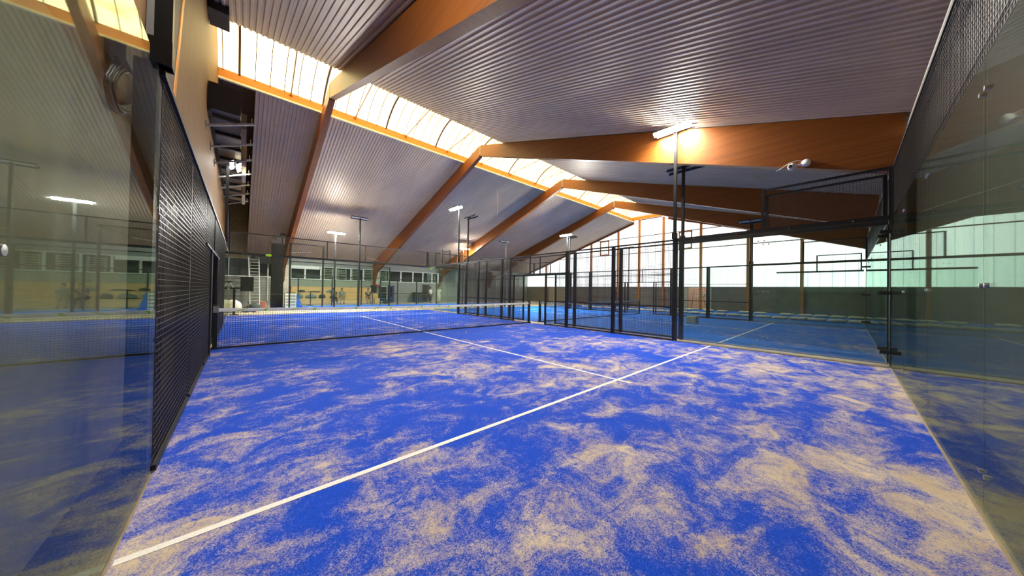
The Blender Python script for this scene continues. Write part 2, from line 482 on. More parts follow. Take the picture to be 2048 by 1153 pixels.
# roof decks: trapezoidal metal sheets running down the slope
def deck(y0, y1, x0, x1, label):
    o = MB(); pitch = 0.135; x = x0; prof = []
    while x < x1:
        prof += [(x,0.0),(x+0.05,0.0),(x+0.066,0.032),(x+0.118,0.032)]
        x += pitch
    n = len(prof)
    vs = [(px, y0, zd(y0)+pz) for px, pz in prof] + [(px, y1, zd(y1)+pz) for px, pz in prof]
    o.add(vs, [(i, i+1, n+i+1, n+i) for i in range(n-1)])
    # outer insulation closes the roof
    o.add([(x0,y0,zd(y0)+0.09),(x1,y0,zd(y0)+0.09),(x1,y1,zd(y1)+0.09),(x0,y1,zd(y1)+0.09)], [(0,1,2,3)])
    ob = o.build('ceiling', 'deck')
    return tag(ob, label, 'ceiling', kind='structure')
deck(YN-0.1, SY0, XL, XG, 'grey ribbed metal roof deck on the near right slope')
deck(SY1, YF+0.1, 0.74, XG, 'grey ribbed metal roof deck on the far left slope')
st = MB().add([(XL,SY1,9.55),(0.74,SY1,9.55),(0.74,YF+.2,8.3),(XL,YF+.2,8.3)], [(0,1,2,3)])
st.add([(0.74,SY1,9.55),(0.74,YF+.2,8.3),(0.74,YF+.2,zd(YF)),(0.74,SY1,zd(SY1))], [(0,1,2,3)])
tag(st.build('ceiling', 'ductw'), 'raised brown ceiling strip beside the plywood wall', 'ceiling', kind='structure')

# ridge skylight
sk = thing('window_2', (15,RID,9), 'long arched ridge skylight glowing warm yellow', 'skylight', kind='structure')
ARC = []
zc = 9.365
for k in range(15):
    t = k/14
    ARC.append((SY0+(SY1-SY0)*t, zc+0.85*math.sin(math.pi*t)**0.8))
g = MB(); n = len(ARC)
g.add([(XL,y,z) for y,z in ARC]+[(XG,y,z) for y,z in ARC], [(i,i+1,n+i+1,n+i) for i in range(n-1)])
g.build('glazing', 'skyl', sk, smooth=False)
x = XL+0.12; k = 0
while x < XG:
    thick = (k % 6 == 1)
    r = 0.035 if thick else 0.013
    rb = MB()
    for i in range(n-1):
        rb.bar((x,ARC[i][0],ARC[i][1]-0.03),(x,ARC[i+1][0],ARC[i+1][1]-0.03), r*2, 0.05)
    rb.build('glazing_bar', 'steel' if not thick else 'ductw', sk)
    x += 0.447; k += 1
MB().box((XL,SY1,zd(SY1)+0.06),(XG,SY1+0.09,9.435)).build('curb', 'curb', sk)
MB().box((XL,SY0-0.09,zd(SY0)+0.06),(XG,SY0,9.435)).build('curb', 'curb', sk)
MB().box((XL,SY1-0.06,zd(SY1)-0.01),(XG,SY1+0.04,zd(SY1)+0.06)).build('curb_trim', 'cream', sk)
MB().box((XG-0.5,SY0,9.1),(XG-0.4,SY1,9.435)).build('curb', 'curb', sk)
for k in range(14):
    xa = 1.83+k*2.4
    if any(abs(xa-b) < 0.5 for b in BAYS) or xa > XG-1: continue
    br = MB().tube([(xa,SY1-0.02,9.31),(xa-0.15-0.02*k,SY0+0.02,9.31)], 0.022, 6)
    br.box((xa-0.05,SY1-0.05,9.26),(xa+0.05,SY1,9.36))
    br.build('brace_rod', 'curb', sk)
MB().bar((6.75,13.4,10.07),(8.8,13.4,10.07),0.06,0.06).build('vent_bar', 'curb', sk)

# gable wall
gw = thing('wall_back', (XG,14,0), 'gable end wall of grey panels under bright translucent glazing', 'wall', kind='structure')
OY0, OY1 = 9.06, 10.54
MB().box((XG,YN,0),(XG+0.12,OY0,2.05)).build('lower_panel', 'lowgable', gw)
MB().box((XG,OY1,0),(XG+0.12,24.9,2.05)).build('lower_panel', 'lowgable', gw)
MB().box((XG,24.9,0),(XG+0.12,27.85,2.05)).build('lower_panel', 'cream', gw)
MB().box((XG,27.85,0),(XG+0.12,YF,2.05)).build('lower_panel', 'greywall', gw)
MB().box((XG-0.02,OY0-0.42,0),(XG-0.002,OY0,2.05)).build('opening_jamb', 'cream', gw)
MB().box((XG-0.02,OY1,0),(XG-0.002,OY1+0.35,2.05)).build('opening_jamb', 'cream', gw)
wg = thing('window_3', (XG,14,2), 'tall white translucent gable glazing with orange timber posts', 'window', kind='structure')
gp = [(YN,2.05),(YF,2.05),(YF,zd(YF)),(SY1,zd(SY1)),(SY1,9.3),(SY0,9.3),(SY0,zd(SY0)),(YN,zd(YN))]
MB().prism(gp, 0, XG+0.04, XG+0.06).build('glazing', 'gabl', wg, fix=True)
for y in (28.27,24.59,21.1,17.62,15.23,12.78,9.49,6.03,2.8):
    top = min(zd(y), 9.3)
    MB().box((XG-0.16,y-0.10,0.0),(XG+0.03,y+0.10,top)).build('gable_post', 'post_wood', wg)
for z in (5.65, 7.4, 9.14):
    ya = RID-(9.497-z)/0.31; yb = RID+(9.497-z)/0.31
    ya = max(ya, YN); yb = min(yb, YF)
    MB().box((XG-0.06,ya,z-0.035),(XG+0.03,yb,z+0.035)).build('transom', 'ductw', wg)
MB().box((XG-0.05,YN,2.02),(XG+0.03,YF,2.08)).build('transom', 'greywall', wg)
y = YN+0.3
seam = MB()
while y < YF:
    if zd(y) > 2.2: seam.box((XG+0.025,y,2.08),(XG+0.039,y+0.012,min(zd(y),9.3)-0.02))
    y += 0.62
seam.build('sheet_seam', 'greywall', wg)
for (ya, yb) in ((18.8,19.97),(10.24,11.41)):
    f = MB()
    for a, b in (((ya,5.7),(ya+0.12,7.35)),((yb-0.12,5.7),(yb,7.35)),((ya,5.7),(yb,5.8)),((ya,7.25),(yb,7.35))):
        f.box((XG-0.05,a[0],a[1]),(XG+0.035,b[0],b[1]))
    f.build('vent_frame', 'post_wood', wg)
# sloping gable edge beams
for s in (1, -1):
    ye = YF if s > 0 else YN
    ys = SY1 if s > 0 else SY0
    MB().bar((XG-0.12,ys,zd(ys)-0.1),(XG-0.12,ye,zd(ye)-0.1),0.14,0.2).build('edge_rafter', 'beam', wg)
# court yard seen through the broken opening
bw = MB().box((XG+2.6,5,-0.2),(XG+2.8,14,3.0)).build('brick_wall', 'brick')
tag(bw, 'red brick wall outside the gap in the gable wall', 'brick wall', kind='structure')
for k, (y, z, a) in enumerate(((9.2,1.35,0.25),(9.7,1.15,0.4))):
    o = MB().tube([(XG+0.6,y-0.7,z),(XG+0.5,y,z+0.12),(XG+0.55,y+0.5,z-a*0.4)], [0.04,0.07,0.03], 8).build('insulation_strip', 'white', smooth=True)
    tag(o, ('upper' if k == 0 else 'lower')+' torn white insulation strip hanging in the gable wall gap', 'insulation')
rb = MB().tube([(XG+0.6,OY0+0.1,0.0),(XG+0.6,OY0+0.6,1.85)],0.03).tube([(XG+0.6,OY1-0.1,0.0),(XG+0.65,OY1-0.3,1.8)],0.03)
rb.tube([(XG+0.6,OY0+0.1,1.3),(XG+0.65,OY1-0.1,1.5)],0.03)
tag(rb.build('gap_scaffold', 'steel'), 'dark metal support frame standing in the gable wall gap', 'frame')

# laminated timber beams
names = ['first', 'second', 'third', 'fourth']
places = ['nearest the plywood end wall', 'next after the nearest one', 'third from the plywood end wall', 'nearest the glazed gable']
for i, bx in enumerate(BAYS):
    for s in (1, -1):
        ye = YF-0.02 if s > 0 else YN+0.12
        y0 = RID+s*0.05
        hw = 0.11
        pts = [(y0, zd(y0)-0.06), (ye, zd(ye)-0.01), (ye, zb(ye))]
        if s > 0: pts = [(y0, zd(y0)-0.06), (ye, zd(ye)-0.01), (ye, zb(ye)-0.9), (ye-0.9, zb(ye-0.9))]
        pts += [(y0, zb(y0))]
        t = thing('roof_beam', (bx, RID, zb(RID)), f"orange laminated roof beam on the {'far left' if s>0 else 'near right'} slope, {places[i]}", 'roof beam', 'laminated roof beams')
        MB().prism(pts, 0, bx-hw, bx+hw).build('beam', 'beam', t, fix=True)
        MB().box((bx-0.12,y0-s*0.004,zb(RID)+0.04),(bx+0.12,y0-s*0.03,zd(RID)-0.12)).build('end_plate', 'steel', t)

# ------------------------------------------------------------------ enclosure builders
def wire_panel(parent, p, d, L_, z0, z1, pitch=0.05, t=0.004):
    p, d = Vector(p), Vector(d)
    o = MB()
    o.grid((p.x,p.y,z0), d*L_, Vector((0,0,z1-z0)), max(1,round(L_/pitch)), max(1,round((z1-z0)/pitch)), t)
    return o.build('mesh_panel', 'wire', parent)

def glass_wall(name, label, p, d, nrm, panes, mesh_on=(), h=3.0, pitch=0.05, pw=2.0, rail=True, clamps=True, group=None, low=False, midposts=True, gmat='glass'):
    """run of glass panes starting at p along unit d; nrm points out of the court"""
    p, d, nv = Vector((*p,0)), Vector((*d,0)), Vector((*nrm,0))
    t = thing(name, p, label, 'glass wall', group)
    Ltot = pw*panes
    def bx(a0, a1, n0, n1, z0, z1, m_, nm):
        A = p+d*a0+nv*n0; B = p+d*a1+nv*n1
        return MB().box((A.x,A.y,z0),(B.x,B.y,z1)).build(nm, m_, t)
    for i in range(panes):
        bx(i*pw+0.006, (i+1)*pw-0.006, -0.006, 0.006, 0.05, h-0.03, gmat, 'glass_pane')
    bx(0, Ltot, -0.009, 0.02, 0.012, 0.03, 'kerb', 'base_channel')
    if rail:
        r = MB()
        A = p+d*0+nv*0.008; B = p+d*Ltot+nv*0.075
        r.box((A.x,A.y,h-0.05),(B.x,B.y,h+0.05))
        ro = r.build('top_rail', 'black', t)
        bo = MB()
        for k in range(panes*2):
            c = p+d*(pw/4+k*pw/2)-nv*0.004
            bo.lathe((c.x,c.y,h-0.005), [(0.0,-0.011),(0.013,-0.01),(0.013,0.008),(0.0,0.011)], 8, axis=0 if abs(nv.x) > 0.5 else 1)
        bo.build('rail_bolts', 'chrome', ro)
    # posts behind joints
    for i in range(1, panes):
        bx(i*pw-0.03, i*pw+0.03, 0.03, 0.09, 0.0, h-0.05, 'black', 'post') if low else None
        c = MB()
        for z in (0.3, 1.5, 2.75):
            for e in (-0.055, 0.055):
                q = p+d*(i*pw+e)
                c.lathe((q.x,q.y,z), [(0.0,-0.016),(0.016,-0.015),(0.016,0.015),(0.0,0.016)], 8, axis=0 if abs(nv.x) > 0.5 else 1)
        c.build('glass_bolts', 'chrome', t)
    if mesh_on:
        a0, a1 = mesh_on
        z0, z1 = h+0.05, h+1.0
        wire_panel(t, p+d*a0+nv*0.03, d, a1-a0, z0, z1, pitch)
        f = MB()
        for a in (a0, a1): 
            q = p+d*a+nv*0.04; f.bar((q.x,q.y,z0),(q.x,q.y,z1+0.02),0.06)
        A = p+d*a0+nv*0.04; B = p+d*a1+nv*0.04
        f.bar((A.x,A.y,z1),(B.x,B.y,z1),0.045)
        k = a0+2.0
        while midposts and k < a1-0.5:
            q = p+d*k+nv*0.04; f.bar((q.x,q.y,z0),(q.x,q.y,z1),0.04); k += 2.0
        f.build('mesh_frame', 'black', t)
    return t

def corner_clamps(t, c, sx, sy, zs=(0.32,1.5,2.72)):
    """clamp plates that hold the corner panes together at c; sx, sy point along the panes"""
    MB().box((c[0]-0.011,c[1]-0.011,0.012),(c[0]+0.011,c[1]+0.011,2.95)).build('corner_seal', 'black', t)
    for z in zs:
        o = MB()
        o.box((c[0]-0.012*1,c[1],z-0.035),(c[0]+0.016,c[1]+sy*0.14,z+0.035))
        o.box((c[0],c[1]-0.012,z-0.115),(c[0]+sx*0.14,c[1]+0.016,z-0.045))
        o.build('corner_clamp', 'black', t)

def mesh_fence(name, label, x, ys, segs, open_, side, pitch=0.05, h=3.0, group=None, tall=()):
    """fence along y at x. ys: posts; segs: (y0,y1) filled; open_: (y0,y1,lintel) doorway"""
    t = thing(name, (x, ys[0], 0), label, 'mesh fence', group)
    for (a, b) in segs:
        o = MB().grid((x,a,0.07), (0,b-a,0), (0,0,h-0.07), max(1,round((b-a)/pitch)), round((h-0.07)/pitch), 0.0045 if x < 1 else 0.005)
        o.build('mesh_panel', 'wire', t)
        MB().bar((x,a,0.045),(x,b,0.045),0.04).build('bottom_rail', 'black', t)
        MB().bar((x+0.02*side,a,1.0),(x+0.02*side,b,1.0),0.035).build('middle_rail', 'black', t)
        MB().bar((x+0.02*side,a,2.0),(x+0.02*side,b,2.0),0.02).build('middle_rail', 'black', t)
    MB().bar((x,ys[0],h),(x,ys[-1],h),0.045).build('top_rail', 'black', t)
    for y in ys:
        w = 0.11 if y in (ys[0], ys[-1]) else 0.095
        xa, xb = x+0.012*side, x+(0.012+w)*side
        MB().box((xa,y-w/2,0.0),(xb,y+w/2,h+0.03)).build('post', 'black', t)
    if open_:
        a, b, z = open_
        for y in (a, b): MB().box((x-0.03,y-0.03,0.0),(x+0.03,y+0.03,z)).build('door_post', 'black', t)
        lo = [s for s in ys if s < a][-1]; hi = [s for s in ys if s > b][0]
        MB().bar((x,lo,z),(x,hi,z),0.045).build('lintel', 'black', t)
        MB().bar((x,10.0,z),(x,10.0,h),0.04).build('lintel_strut', 'black', t)
        o = MB().grid((x,a,z), (0,b-a,0), (0,0,h-z), round((b-a)/pitch), round((h-z)/pitch))
        o.build('mesh_panel', 'wire', t)
    return t

POSTS = [4.0,6.0,8.0,12.0,14.0,16.0]
SEGS = [(4.06,5.95),(6.05,7.95),(8.05,9.03),(11.09,11.95),(12.05,13.95),(14.05,15.94)]
OPEN = (9.06,11.06,2.15)
# main court
t = glass_wall('glass_wall', 'clear corner glass with stepped mesh top at the right end of the white service line', (10.0,0.0), (0,1), (1,0), 2, (0,1.98))
corner_clamps(t, (10.0,0.0), -1, 1)
mesh_fence('mesh_fence', 'black mesh fence with doorway on the right side of the foreground court', 10.0, POSTS, SEGS, OPEN, 1)
glass_wall('glass_wall', 'green tinted glass at the far right end of the foreground court, past the net', (10.0,16.0), (0,1), (1,0), 2, (2.02,4.0))
glass_wall('glass_wall', 'wide glass end wall with mesh top beyond the net of the foreground court', (0.0,20.0), (1,0), (0,1), 5, (0,10.0))
glass_wall('glass_wall', 'glass panes at the far left corner beyond the net beside the plywood wall', (0.0,16.0), (0,1), (-1,0), 2, (2.02,4.0))
mesh_fence('mesh_fence', 'close black mesh fence in front of the plywood wall on the left', 0.0, POSTS, SEGS, OPEN, -1)
glass_wall('glass_wall', 'near left glass wall reflecting the court, beside the white service line', (0.0,0.0), (0,1), (-1,0), 2, (0,1.98), rail=False, gmat='glass_dimmed')
glass_wall('glass_wall', 'long reflecting back glass with mesh on top along the right edge', (0.0,0.0), (1,0), (0,-1), 5, (0,10.0), rail=False, midposts=False, gmat='glass_dimmed')
# neighbouring court
t = glass_wall('glass_wall', 'second corner glass of the neighbouring court, just behind the clear corner glass', (10.65,0.0), (0,1), (-1,0), 2, (0.05,1.98))
mesh_fence('mesh_fence', 'second mesh fence right behind the first one, on the neighbouring court', 10.65, POSTS, SEGS, OPEN, -1)
glass_wall('glass_wall', 'far end side glass of the neighbouring court behind the green tinted panes', (10.65,16.0), (0,1), (-1,0), 2, (2.02,4.0))
t = glass_wall('glass_wall', 'dusty back glass of the neighbouring court beyond the corner post', (10.65,0.0), (1,0), (0,-1), 5, (0,10.0))
corner_clamps(t, (20.65,0.0), -1, 1); corner_clamps(t, (10.65,0.0), 1, 1)
glass_wall('glass_wall', 'far glass end wall of the neighbouring court with mesh top', (10.65,20.0), (1,0), (0,1), 5, (0,10.0), pitch=0.1)
glass_wall('glass_wall', 'far side glass of the neighbouring court with stepped mesh, before the sandbags', (20.65,0.0), (0,1), (1,0), 2, (0,1.98))
mesh_fence('mesh_fence', 'mesh fence on the gable side of the neighbouring court', 20.65, POSTS, SEGS, OPEN, 1, pitch=0.1)
glass_wall('glass_wall', 'last side glass of the neighbouring court at its far corner', (20.65,16.0), (0,1), (1,0), 2, (2.02,4.0), pitch=0.1)
# single court by the gable
mesh_fence('mesh_fence', 'mesh fence beside the first sandbag row on the single court', 21.0, POSTS, SEGS, OPEN, -1, pitch=0.1)
glass_wall('glass_wall', 'low framed side glass standing before the dark gable panels', (27.0,-0.1), (0,1), (1,0), 2, (0.1,1.9), pitch=0.1, pw=1.9, h=2.92)
# court C fences
def row_fence(label, y, x0, x1, posts, h, mesh=None, panes=True):
    t = thing('glass_wall', (x0,y,0), label, 'glass wall')
    xs = sorted(posts)
    for a, b in zip(xs[:-1], xs[1:]):
        if panes: MB().box((a+0.04,y-0.005,0.05),(b-0.04,y+0.005,h-0.04)).build('glass_pane', 'glass', t)
    for a in xs: MB().box((a-0.04,y-0.04,0.0),(a+0.04,y+0.04,h)).build('post', 'black', t)
    MB().bar((x0,y,h),(x1,y,h),0.05).build('top_rail', 'black', t)
    if mesh:
        a, b = mesh
        wire_panel(t, (a,y,0), (1,0,0), b-a, h+0.03, h+1.1, 0.1)
        f = MB()
        for q in (a, b): f.bar((q,y,h),(q,y,h+1.12),0.09)
        f.bar((a,y,h+1.1),(b,y,h+1.1),0.05)
        f.build('mesh_frame', 'black', t)
    return t
row_fence('glass fence with low corner mesh on the near side of the bleacher court', 23.3, 2.65, 8.64, [2.65,4.38,6.5,8.64], 3.0, (2.65,4.38))
row_fence('low glass fence right in front of the bleachers', 27.8, 3.6, 14.9, [3.6,5.8,7.95,9.5,11.0,12.8,14.9], 2.3)
rl = thing('guard_rail', (9.5,28.3,0), 'thin dark guard rail before the grey cladding at the back', 'rail')
MB().bar((8.9,28.3,1.0),(15.2,28.3,1.0),0.04).build('hand_rail', 'black', rl)
for x in (9.0,11.2,13.2,15.1): MB().bar((x,28.3,0),(x,28.3,1.02),0.05).build('post', 'black', rl)

# ------------------------------------------------------------------ nets
def net(x0, x1, y, label, pitch):
    t = thing('tennis_net', ((x0+x1)/2, y, 0), label, 'net')
    nx = 40
    def zt(x):
        s = (x-x0)/(x1-x0); return 0.92-0.04*4*s*(1-s)
    o = MB()
    n = int((x1-x0)/pitch)
    for i in range(n+1):
        x = x0+0.05+i*(x1-x0-0.1)/n
        o.bar((x,y,0.03),(x,y,zt(x)-0.06),0.005)
    rows = int(0.84/pitch)
    for j in range(rows+1):
        k = j/rows
        for i in range(nx):
            xa = x0+0.05+(x1-x0-0.1)*i/nx; xb = x0+0.05+(x1-x0-0.1)*(i+1)/nx
            o.bar((xa,y,0.03+k*(zt(xa)-0.09)),(xb,y,0.03+k*(zt(xb)-0.09)),0.005)
    o.build('net_mesh', 'net', t)
    tp = MB()
    vs = []; 
    for i in range(nx+1):
        x = x0+0.05+(x1-x0-0.1)*i/nx; z = zt(x)
        vs += [(x,y-0.012,z-0.075),(x,y-0.014,z-0.03),(x,y-0.006,z),(x,y+0.006,z),(x,y+0.014,z-0.03),(x,y+0.012,z-0.075)]
    fs = []
    for i in range(nx):
        for j in range(5): fs.append((i*6+j, (i+1)*6+j, (i+1)*6+j+1, i*6+j+1))
    tp.add(vs, fs)
    tape = tp.build('tape', 'tape', t)
    x = x0+0.35; k = 0
    while x < x1-0.2:
        z = zt(x)
        dx = 0.04 if k % 2 else 0.19
        sl = MB().add([(x,y-0.0165,z-0.074),(x+0.055,y-0.0165,z-0.074),(x+0.055+dx,y-0.0165,z-0.012),(x+dx,y-0.0165,z-0.012)], [(0,1,2,3)])
        sl.build('green_slash', 'lime', tape)
        x += 0.50; k += 1
    MB().bar((x0+0.05,y,0.03),(x1-0.05,y,0.03),0.045,0.035).build('bottom_cord', 'net', t)
    for x in (x0+0.03, x1-0.03):
        p = MB().box((x-0.04,y-0.04,0.0),(x+0.04,y+0.04,1.0)).box((x-0.06,y-0.07,0.0),(x+0.06,y+0.07,0.05)).build('net_post', 'black', t)
        MB().box((x-0.035,y-0.055,0.82),(x+0.055,y-0.04,0.97)).build('winder', 'steel', p)
    return t
net(0.02, 10.0, 10.0, 'net with white tape and green slashes across the foreground court', 0.045)
net(10.65, 20.65, 10.0, 'net of the neighbouring court seen through the double mesh fence', 0.07)

# ------------------------------------------------------------------ flood lamps
def lamp(x, y, zt, label, lit, side, z0=3.035, along='y', bars=2, both=False):
    """side: +1 lamp faces +x ... -1 faces -x (or y when along x)"""
    t = thing('light_pole', (x,y,0), label, 'floodlight', 'floodlights')
    MB().box((x-0.035,y-0.035,z0),(x+0.055,y+0.035,zt)).build('pole', 'black', t)
    MB().box((x-0.06,y-0.06,z0),(x+0.06,y+0.06,z0+0.18)).build('socket', 'black', t)
    h = MB()
    A = Vector((0,1,0)) if along == 'y' else Vector((1,0,0))
    O = Vector((side,0,0)) if along == 'y' else Vector((0,side,0))
    c0 = Vector((x,y,zt))
    h.bar(c0-O*0.12, c0+O*0.38, 0.05, 0.04)
    h.build('bracket', 'black', t)
    for k in range(bars):
        c = c0 + O*(0.12+0.2*k) + Vector((0,0,0.05-0.05*k))
        dn = (O*(-0.5 if both and k == 0 else 0.75)+Vector((0,0,-1))).normalized()
        sd = A.cross(dn).normalized()
        q = [c-A*0.52-sd*0.075, c+A*0.52-sd*0.075, c+A*0.52+sd*0.075, c-A*0.52+sd*0.075]
        q2 = [v-dn*0.055 for v in q]
        b = MB().add(q+q2, [(0,1,2,3),(7,6,5,4),(0,4,5,1),(1,5,6,2),(2,6,7,3),(3,7,4,0)]).build('light_bar', 'black', t, fix=True)
        e = [c-A*0.50-sd*0.062, c+A*0.50-sd*0.062, c+A*0.50+sd*0.062, c-A*0.50+sd*0.062]
        e = [v+dn*0.004 for v in e]; e2 = [v+dn*0.012 for v in e]
        MB().add(e+e2, [(3,2,1,0),(4,5,6,7),(0,1,5,4),(1,2,6,5),(2,3,7,6),(3,0,4,7)]).build('led_panel', lit if isinstance(lit, str) else ('led' if lit else 'lens'), b, fix=True)
    return t
lamp(10.0, 4.0, 6.2, 'bright floodlight above the clear corner glass, largest of all', True, -1)
lamp(10.0, 16.0, 6.2, 'lit floodlight at the far right end of the foreground court', True, -1)
lamp(0.0, 16.0, 5.92, 'lit floodlight on a dark pole beside the brown duct', 'led_dim', 1)
lamp(0.0, 4.0, 6.2, 'lit floodlight above the near left mesh fence', 'led_half', 1)
lamp(10.65, 4.0, 5.35, 'unlit floodlight just behind the brightest lamp', False, 1)
lamp(10.65, 16.0, 5.85, 'unlit floodlight just behind the lit far right lamp', False, 1)
lamp(20.65, 16.2, 6.1, 'lit floodlight before the gable glazing beyond the second net', 'led_strong', -1)
lamp(21.0, 16.2, 6.0, 'unlit floodlight right beside the lit one before the gable', False, 1)
lamp(27.0, 14.0, 5.5, 'thin unlit floodlight standing before the gable glazing', False, -1, z0=0.0)
lamp(20.65, 4.0, 5.3, 'unlit pole above the gable side glass of the neighbouring court', False, -1, bars=1)
lamp(21.0, 4.0, 5.3, 'unlit pole beside the single court fence corner', False, 1, bars=1)
lamp(6.35, 22.6, 6.15, 'unlit floodlight on a tall pole before the bleachers', False, 1, z0=0.0, along='x', both=True)
lamp(5.07, 23.45, 5.05, 'lit floodlight above the bleachers near the metal roof', 'led_strong', -1, z0=0.0, along='x', both=True)
lamp(16.3, 25.3, 5.38, 'lit floodlight next to the orange beam over the far court end', True, -1, z0=0.0, along='x', both=True)
lamp(18.0, 21.0, 5.8, 'unlit floodlight between two beams over the far court', False, 1, z0=0.0, along='x', both=True)

# ------------------------------------------------------------------ duct and brackets by the plywood wall
du = thing('boxed_duct', (0.03,12,6.2), 'brown boxed duct running high along the plywood wall', 'duct')
MB().box((XL+0.01,12.0,6.2),(0.37,12.02,6.91)).build('end_cap', 'dark', du)
MB().box((XL+0.01,12.02,6.22),(0.36,23.7,6.9)).build('casing', simple('olive boarding', (0.24,0.20,0.12), 0.6), du)
for k in range(10):
    y = 12.35+k*1.22
    MB().box((XL+0.01,y,6.12),(0.37,y+0.1,6.22)).build('joint_flange', 'dark', du)
MB().box((XL+0.01,12.0,6.12),(XL+0.08,23.7,6.22)).build('edge_batten', 'dark', du)
MB().box((0.37,12.6,6.1),(0.5,13.9,6.55)).build('side_board', 'ductw', du)
for k in range(4):
    y = 14.6+k*2.3
    MB().box((0.40,y,5.9),(0.52,y+1.1,6.35)).build('side_board', 'cream' if k % 2 else 'ductw', du)
for k, y in enumerate((11.75,13.35,14.95,16.75,18.5,20.2,22.0)):
    word = ['at its near end', 'second along', 'third along', 'fourth along', 'fifth along', 'sixth along', 'last along'][k]
    t = thing('support_bracket', (XL,y,5.6), f'grey steel arm angled out under the brown duct, {word}', 'bracket', 'arms under the duct')
    MB().bar((XL,y,5.6),(0.66,y,5.98),0.05,0.05).build('arm', 'steel', t)
    MB().box((XL,y-0.06,5.5),(XL+0.02,y+0.06,5.7)).build('wall_plate', 'steel', t)
    MB().bar((0.6,y,5.9),(0.6,y,6.12),0.02).build('hanger', 'steel', t)
bb = MB().box((XL+0.01,11.3,8.42),(0.1,12.0,8.82)).build('beam_stub', 'dark')
tag(bb, 'dark box at the top of the plywood wall beside the skylight', 'box')

# cable coil on the wall behind the left glass
cc = thing('cable_coil', (XL+0.03,4.7,3.1), 'coil of dark cable hanging on the wall behind the left glass', 'cable coil')
for k in range(7):
    r = 0.40+0.012*math.sin(k*2.1); pts = []
    for j in range(36):
        a = 2*math.pi*j/36
        pts.append((XL+0.04+0.012*(k%3), 4.5+(0.43*math.cos(a)-0.02*math.sin(a))*r/0.4+0.008*k, 3.03+(0.21*math.cos(a)+0.17*math.sin(a))*r/0.4-0.006*k))
    MB().tube(pts, 0.013, 6, closed=True).build('cable_loop', 'black', cc, smooth=True)
for k in range(3):
    MB().tube([(XL+0.05,4.3+0.06*k,3.18),(XL+0.06,4.55+0.1*k,3.3+0.03*k),(XL+0.05,4.98,3.36+0.04*k)],0.012,6).build('cable_tail', 'black', cc, smooth=True)
MB().box((XL,4.2,3.1),(XL+0.10,4.4,3.22)).build('cable_tie', 'dark', cc)
hk = MB().tube([(XL,5.0,2.9),(XL+0.10,5.0,2.9),(XL+0.10,5.0,2.95)],0.012,6).box((XL,4.96,2.86),(XL+0.012,5.04,2.94))
tag(hk.build('wall_hook', 'dark'), 'small dark hook in the wall under the cable coil', 'hook')

# security camera on the second beam
scx = BAYS[1]-0.11
sc = thing('security_camera', (scx,1.35,4.5), 'white dome security camera on the second roof beam', 'security camera')
MB().lathe((scx-0.045,1.22,4.47), [(0.0,-0.05),(0.075,-0.05),(0.085,0.0),(0.08,0.05),(0.0,0.05)], 14, axis=0).build('junction_box', 'camwhite', sc, smooth=True)
MB().tube([(scx-0.06,1.26,4.45),(scx-0.10,1.36,4.44)],0.025,8).build('arm', 'camwhite', sc, smooth=True)
bd = MB().lathe((scx-0.11,1.45,4.43), [(0.0,-0.085),(0.05,-0.075),(0.078,-0.03),(0.08,0.02),(0.06,0.06),(0.0,0.08)], 16, axis=0).build('camera_head', 'camwhite', sc, smooth=True)
MB().lathe((scx-0.20,1.475,4.425), [(0.0,-0.012),(0.035,-0.008),(0.035,0.02),(0.0,0.02)], 12, axis=0).build('camera_lens', 'black', bd, smooth=True)
MB().tube([(scx-0.012,1.26,4.53),(scx-0.02,1.36,4.58),(scx-0.02,1.5,4.56),(scx-0.012,1.66,4.47),(scx-0.012,1.74,4.43)],0.007,6).build('cable', 'camwhite', sc, smooth=True)

# hanging cords
for (x, y, z0, z1, lab) in ((13.4,16.6,6.5,8.3,'long white cord hanging from the skylight before the third beam'),):
    o = MB().tube([(x,y,z1),(x+0.06,y,(z0+z1)/2),(x-0.02,y,z0)],0.012,6).build('hanging_cord', 'white', smooth=True)
    tag(o, lab, 'cord')

for (a, b, lab) in (((2.99,30.5,4.15),(4.75,30.5,4.72),'thin white brace pipe slanting from the foot of the nearest far beam'),
                   ((10.2,30.5,4.08),(8.8,30.5,4.66),'thin white brace pipe slanting to the foot of the second far beam'),
                   ((17.4,30.5,4.2),(16.3,30.5,4.72),'thin white brace pipe slanting to the foot of the third far beam')):
    a, b = Vector(a), Vector(b)
    b.z = zd(30.5)-0.06
    tag(MB().tube([a, b], 0.02, 6).build('brace_pipe', 'white'), lab, 'brace')

# ------------------------------------------------------------------ sandbags
def bagmesh(seed, L_=0.72, w=0.38, h=0.17):
    o = MB(); n, k = 10, 12; vs = []; fs = []
    r = random.Random(seed)
    for i in range(n+1):
        s = -1+2*i/n
        e = max(0.0, 1-abs(s)**4)**0.5
        hh = h*(0.35+0.65*e)*(1+0.12*r.uniform(-1,1)); ww = w*(0.75+0.25*e)
        for j in range(k):
            a = 2*math.pi*j/k
            cx, cz = math.cos(a), math.sin(a)
            vs.append((ww/2*math.copysign(abs(cx)**0.7, cx), s*L_/2, h/2+ (hh/2)*math.copysign(abs(cz)**0.8, cz)))
    for i in range(n):
        for j in range(k): fs.append((i*k+j, i*k+(j+1)%k, (i+1)*k+(j+1)%k, (i+1)*k+j))
    fs += [tuple(range(k))[::-1], tuple(n*k+j for j in range(k))]
    o.add(vs, fs)
    b = o.build('sandbag', 'bag', smooth=True)
    return b
protos = [bagmesh(s) for s in (1,2,3)]
used = set()
def place_bag(x, y, rz, lab, grp, dz=0.0):
    k = rnd.randrange(3)
    if k not in used: b = protos[k]; used.add(k)
    else: b = protos[k].copy(); COL.objects.link(b)
    b.location = (x,y,0.012+dz); b.rotation_euler = (0,0,rz)
    tag(b, lab, 'sandbag', grp)
y = 0.14
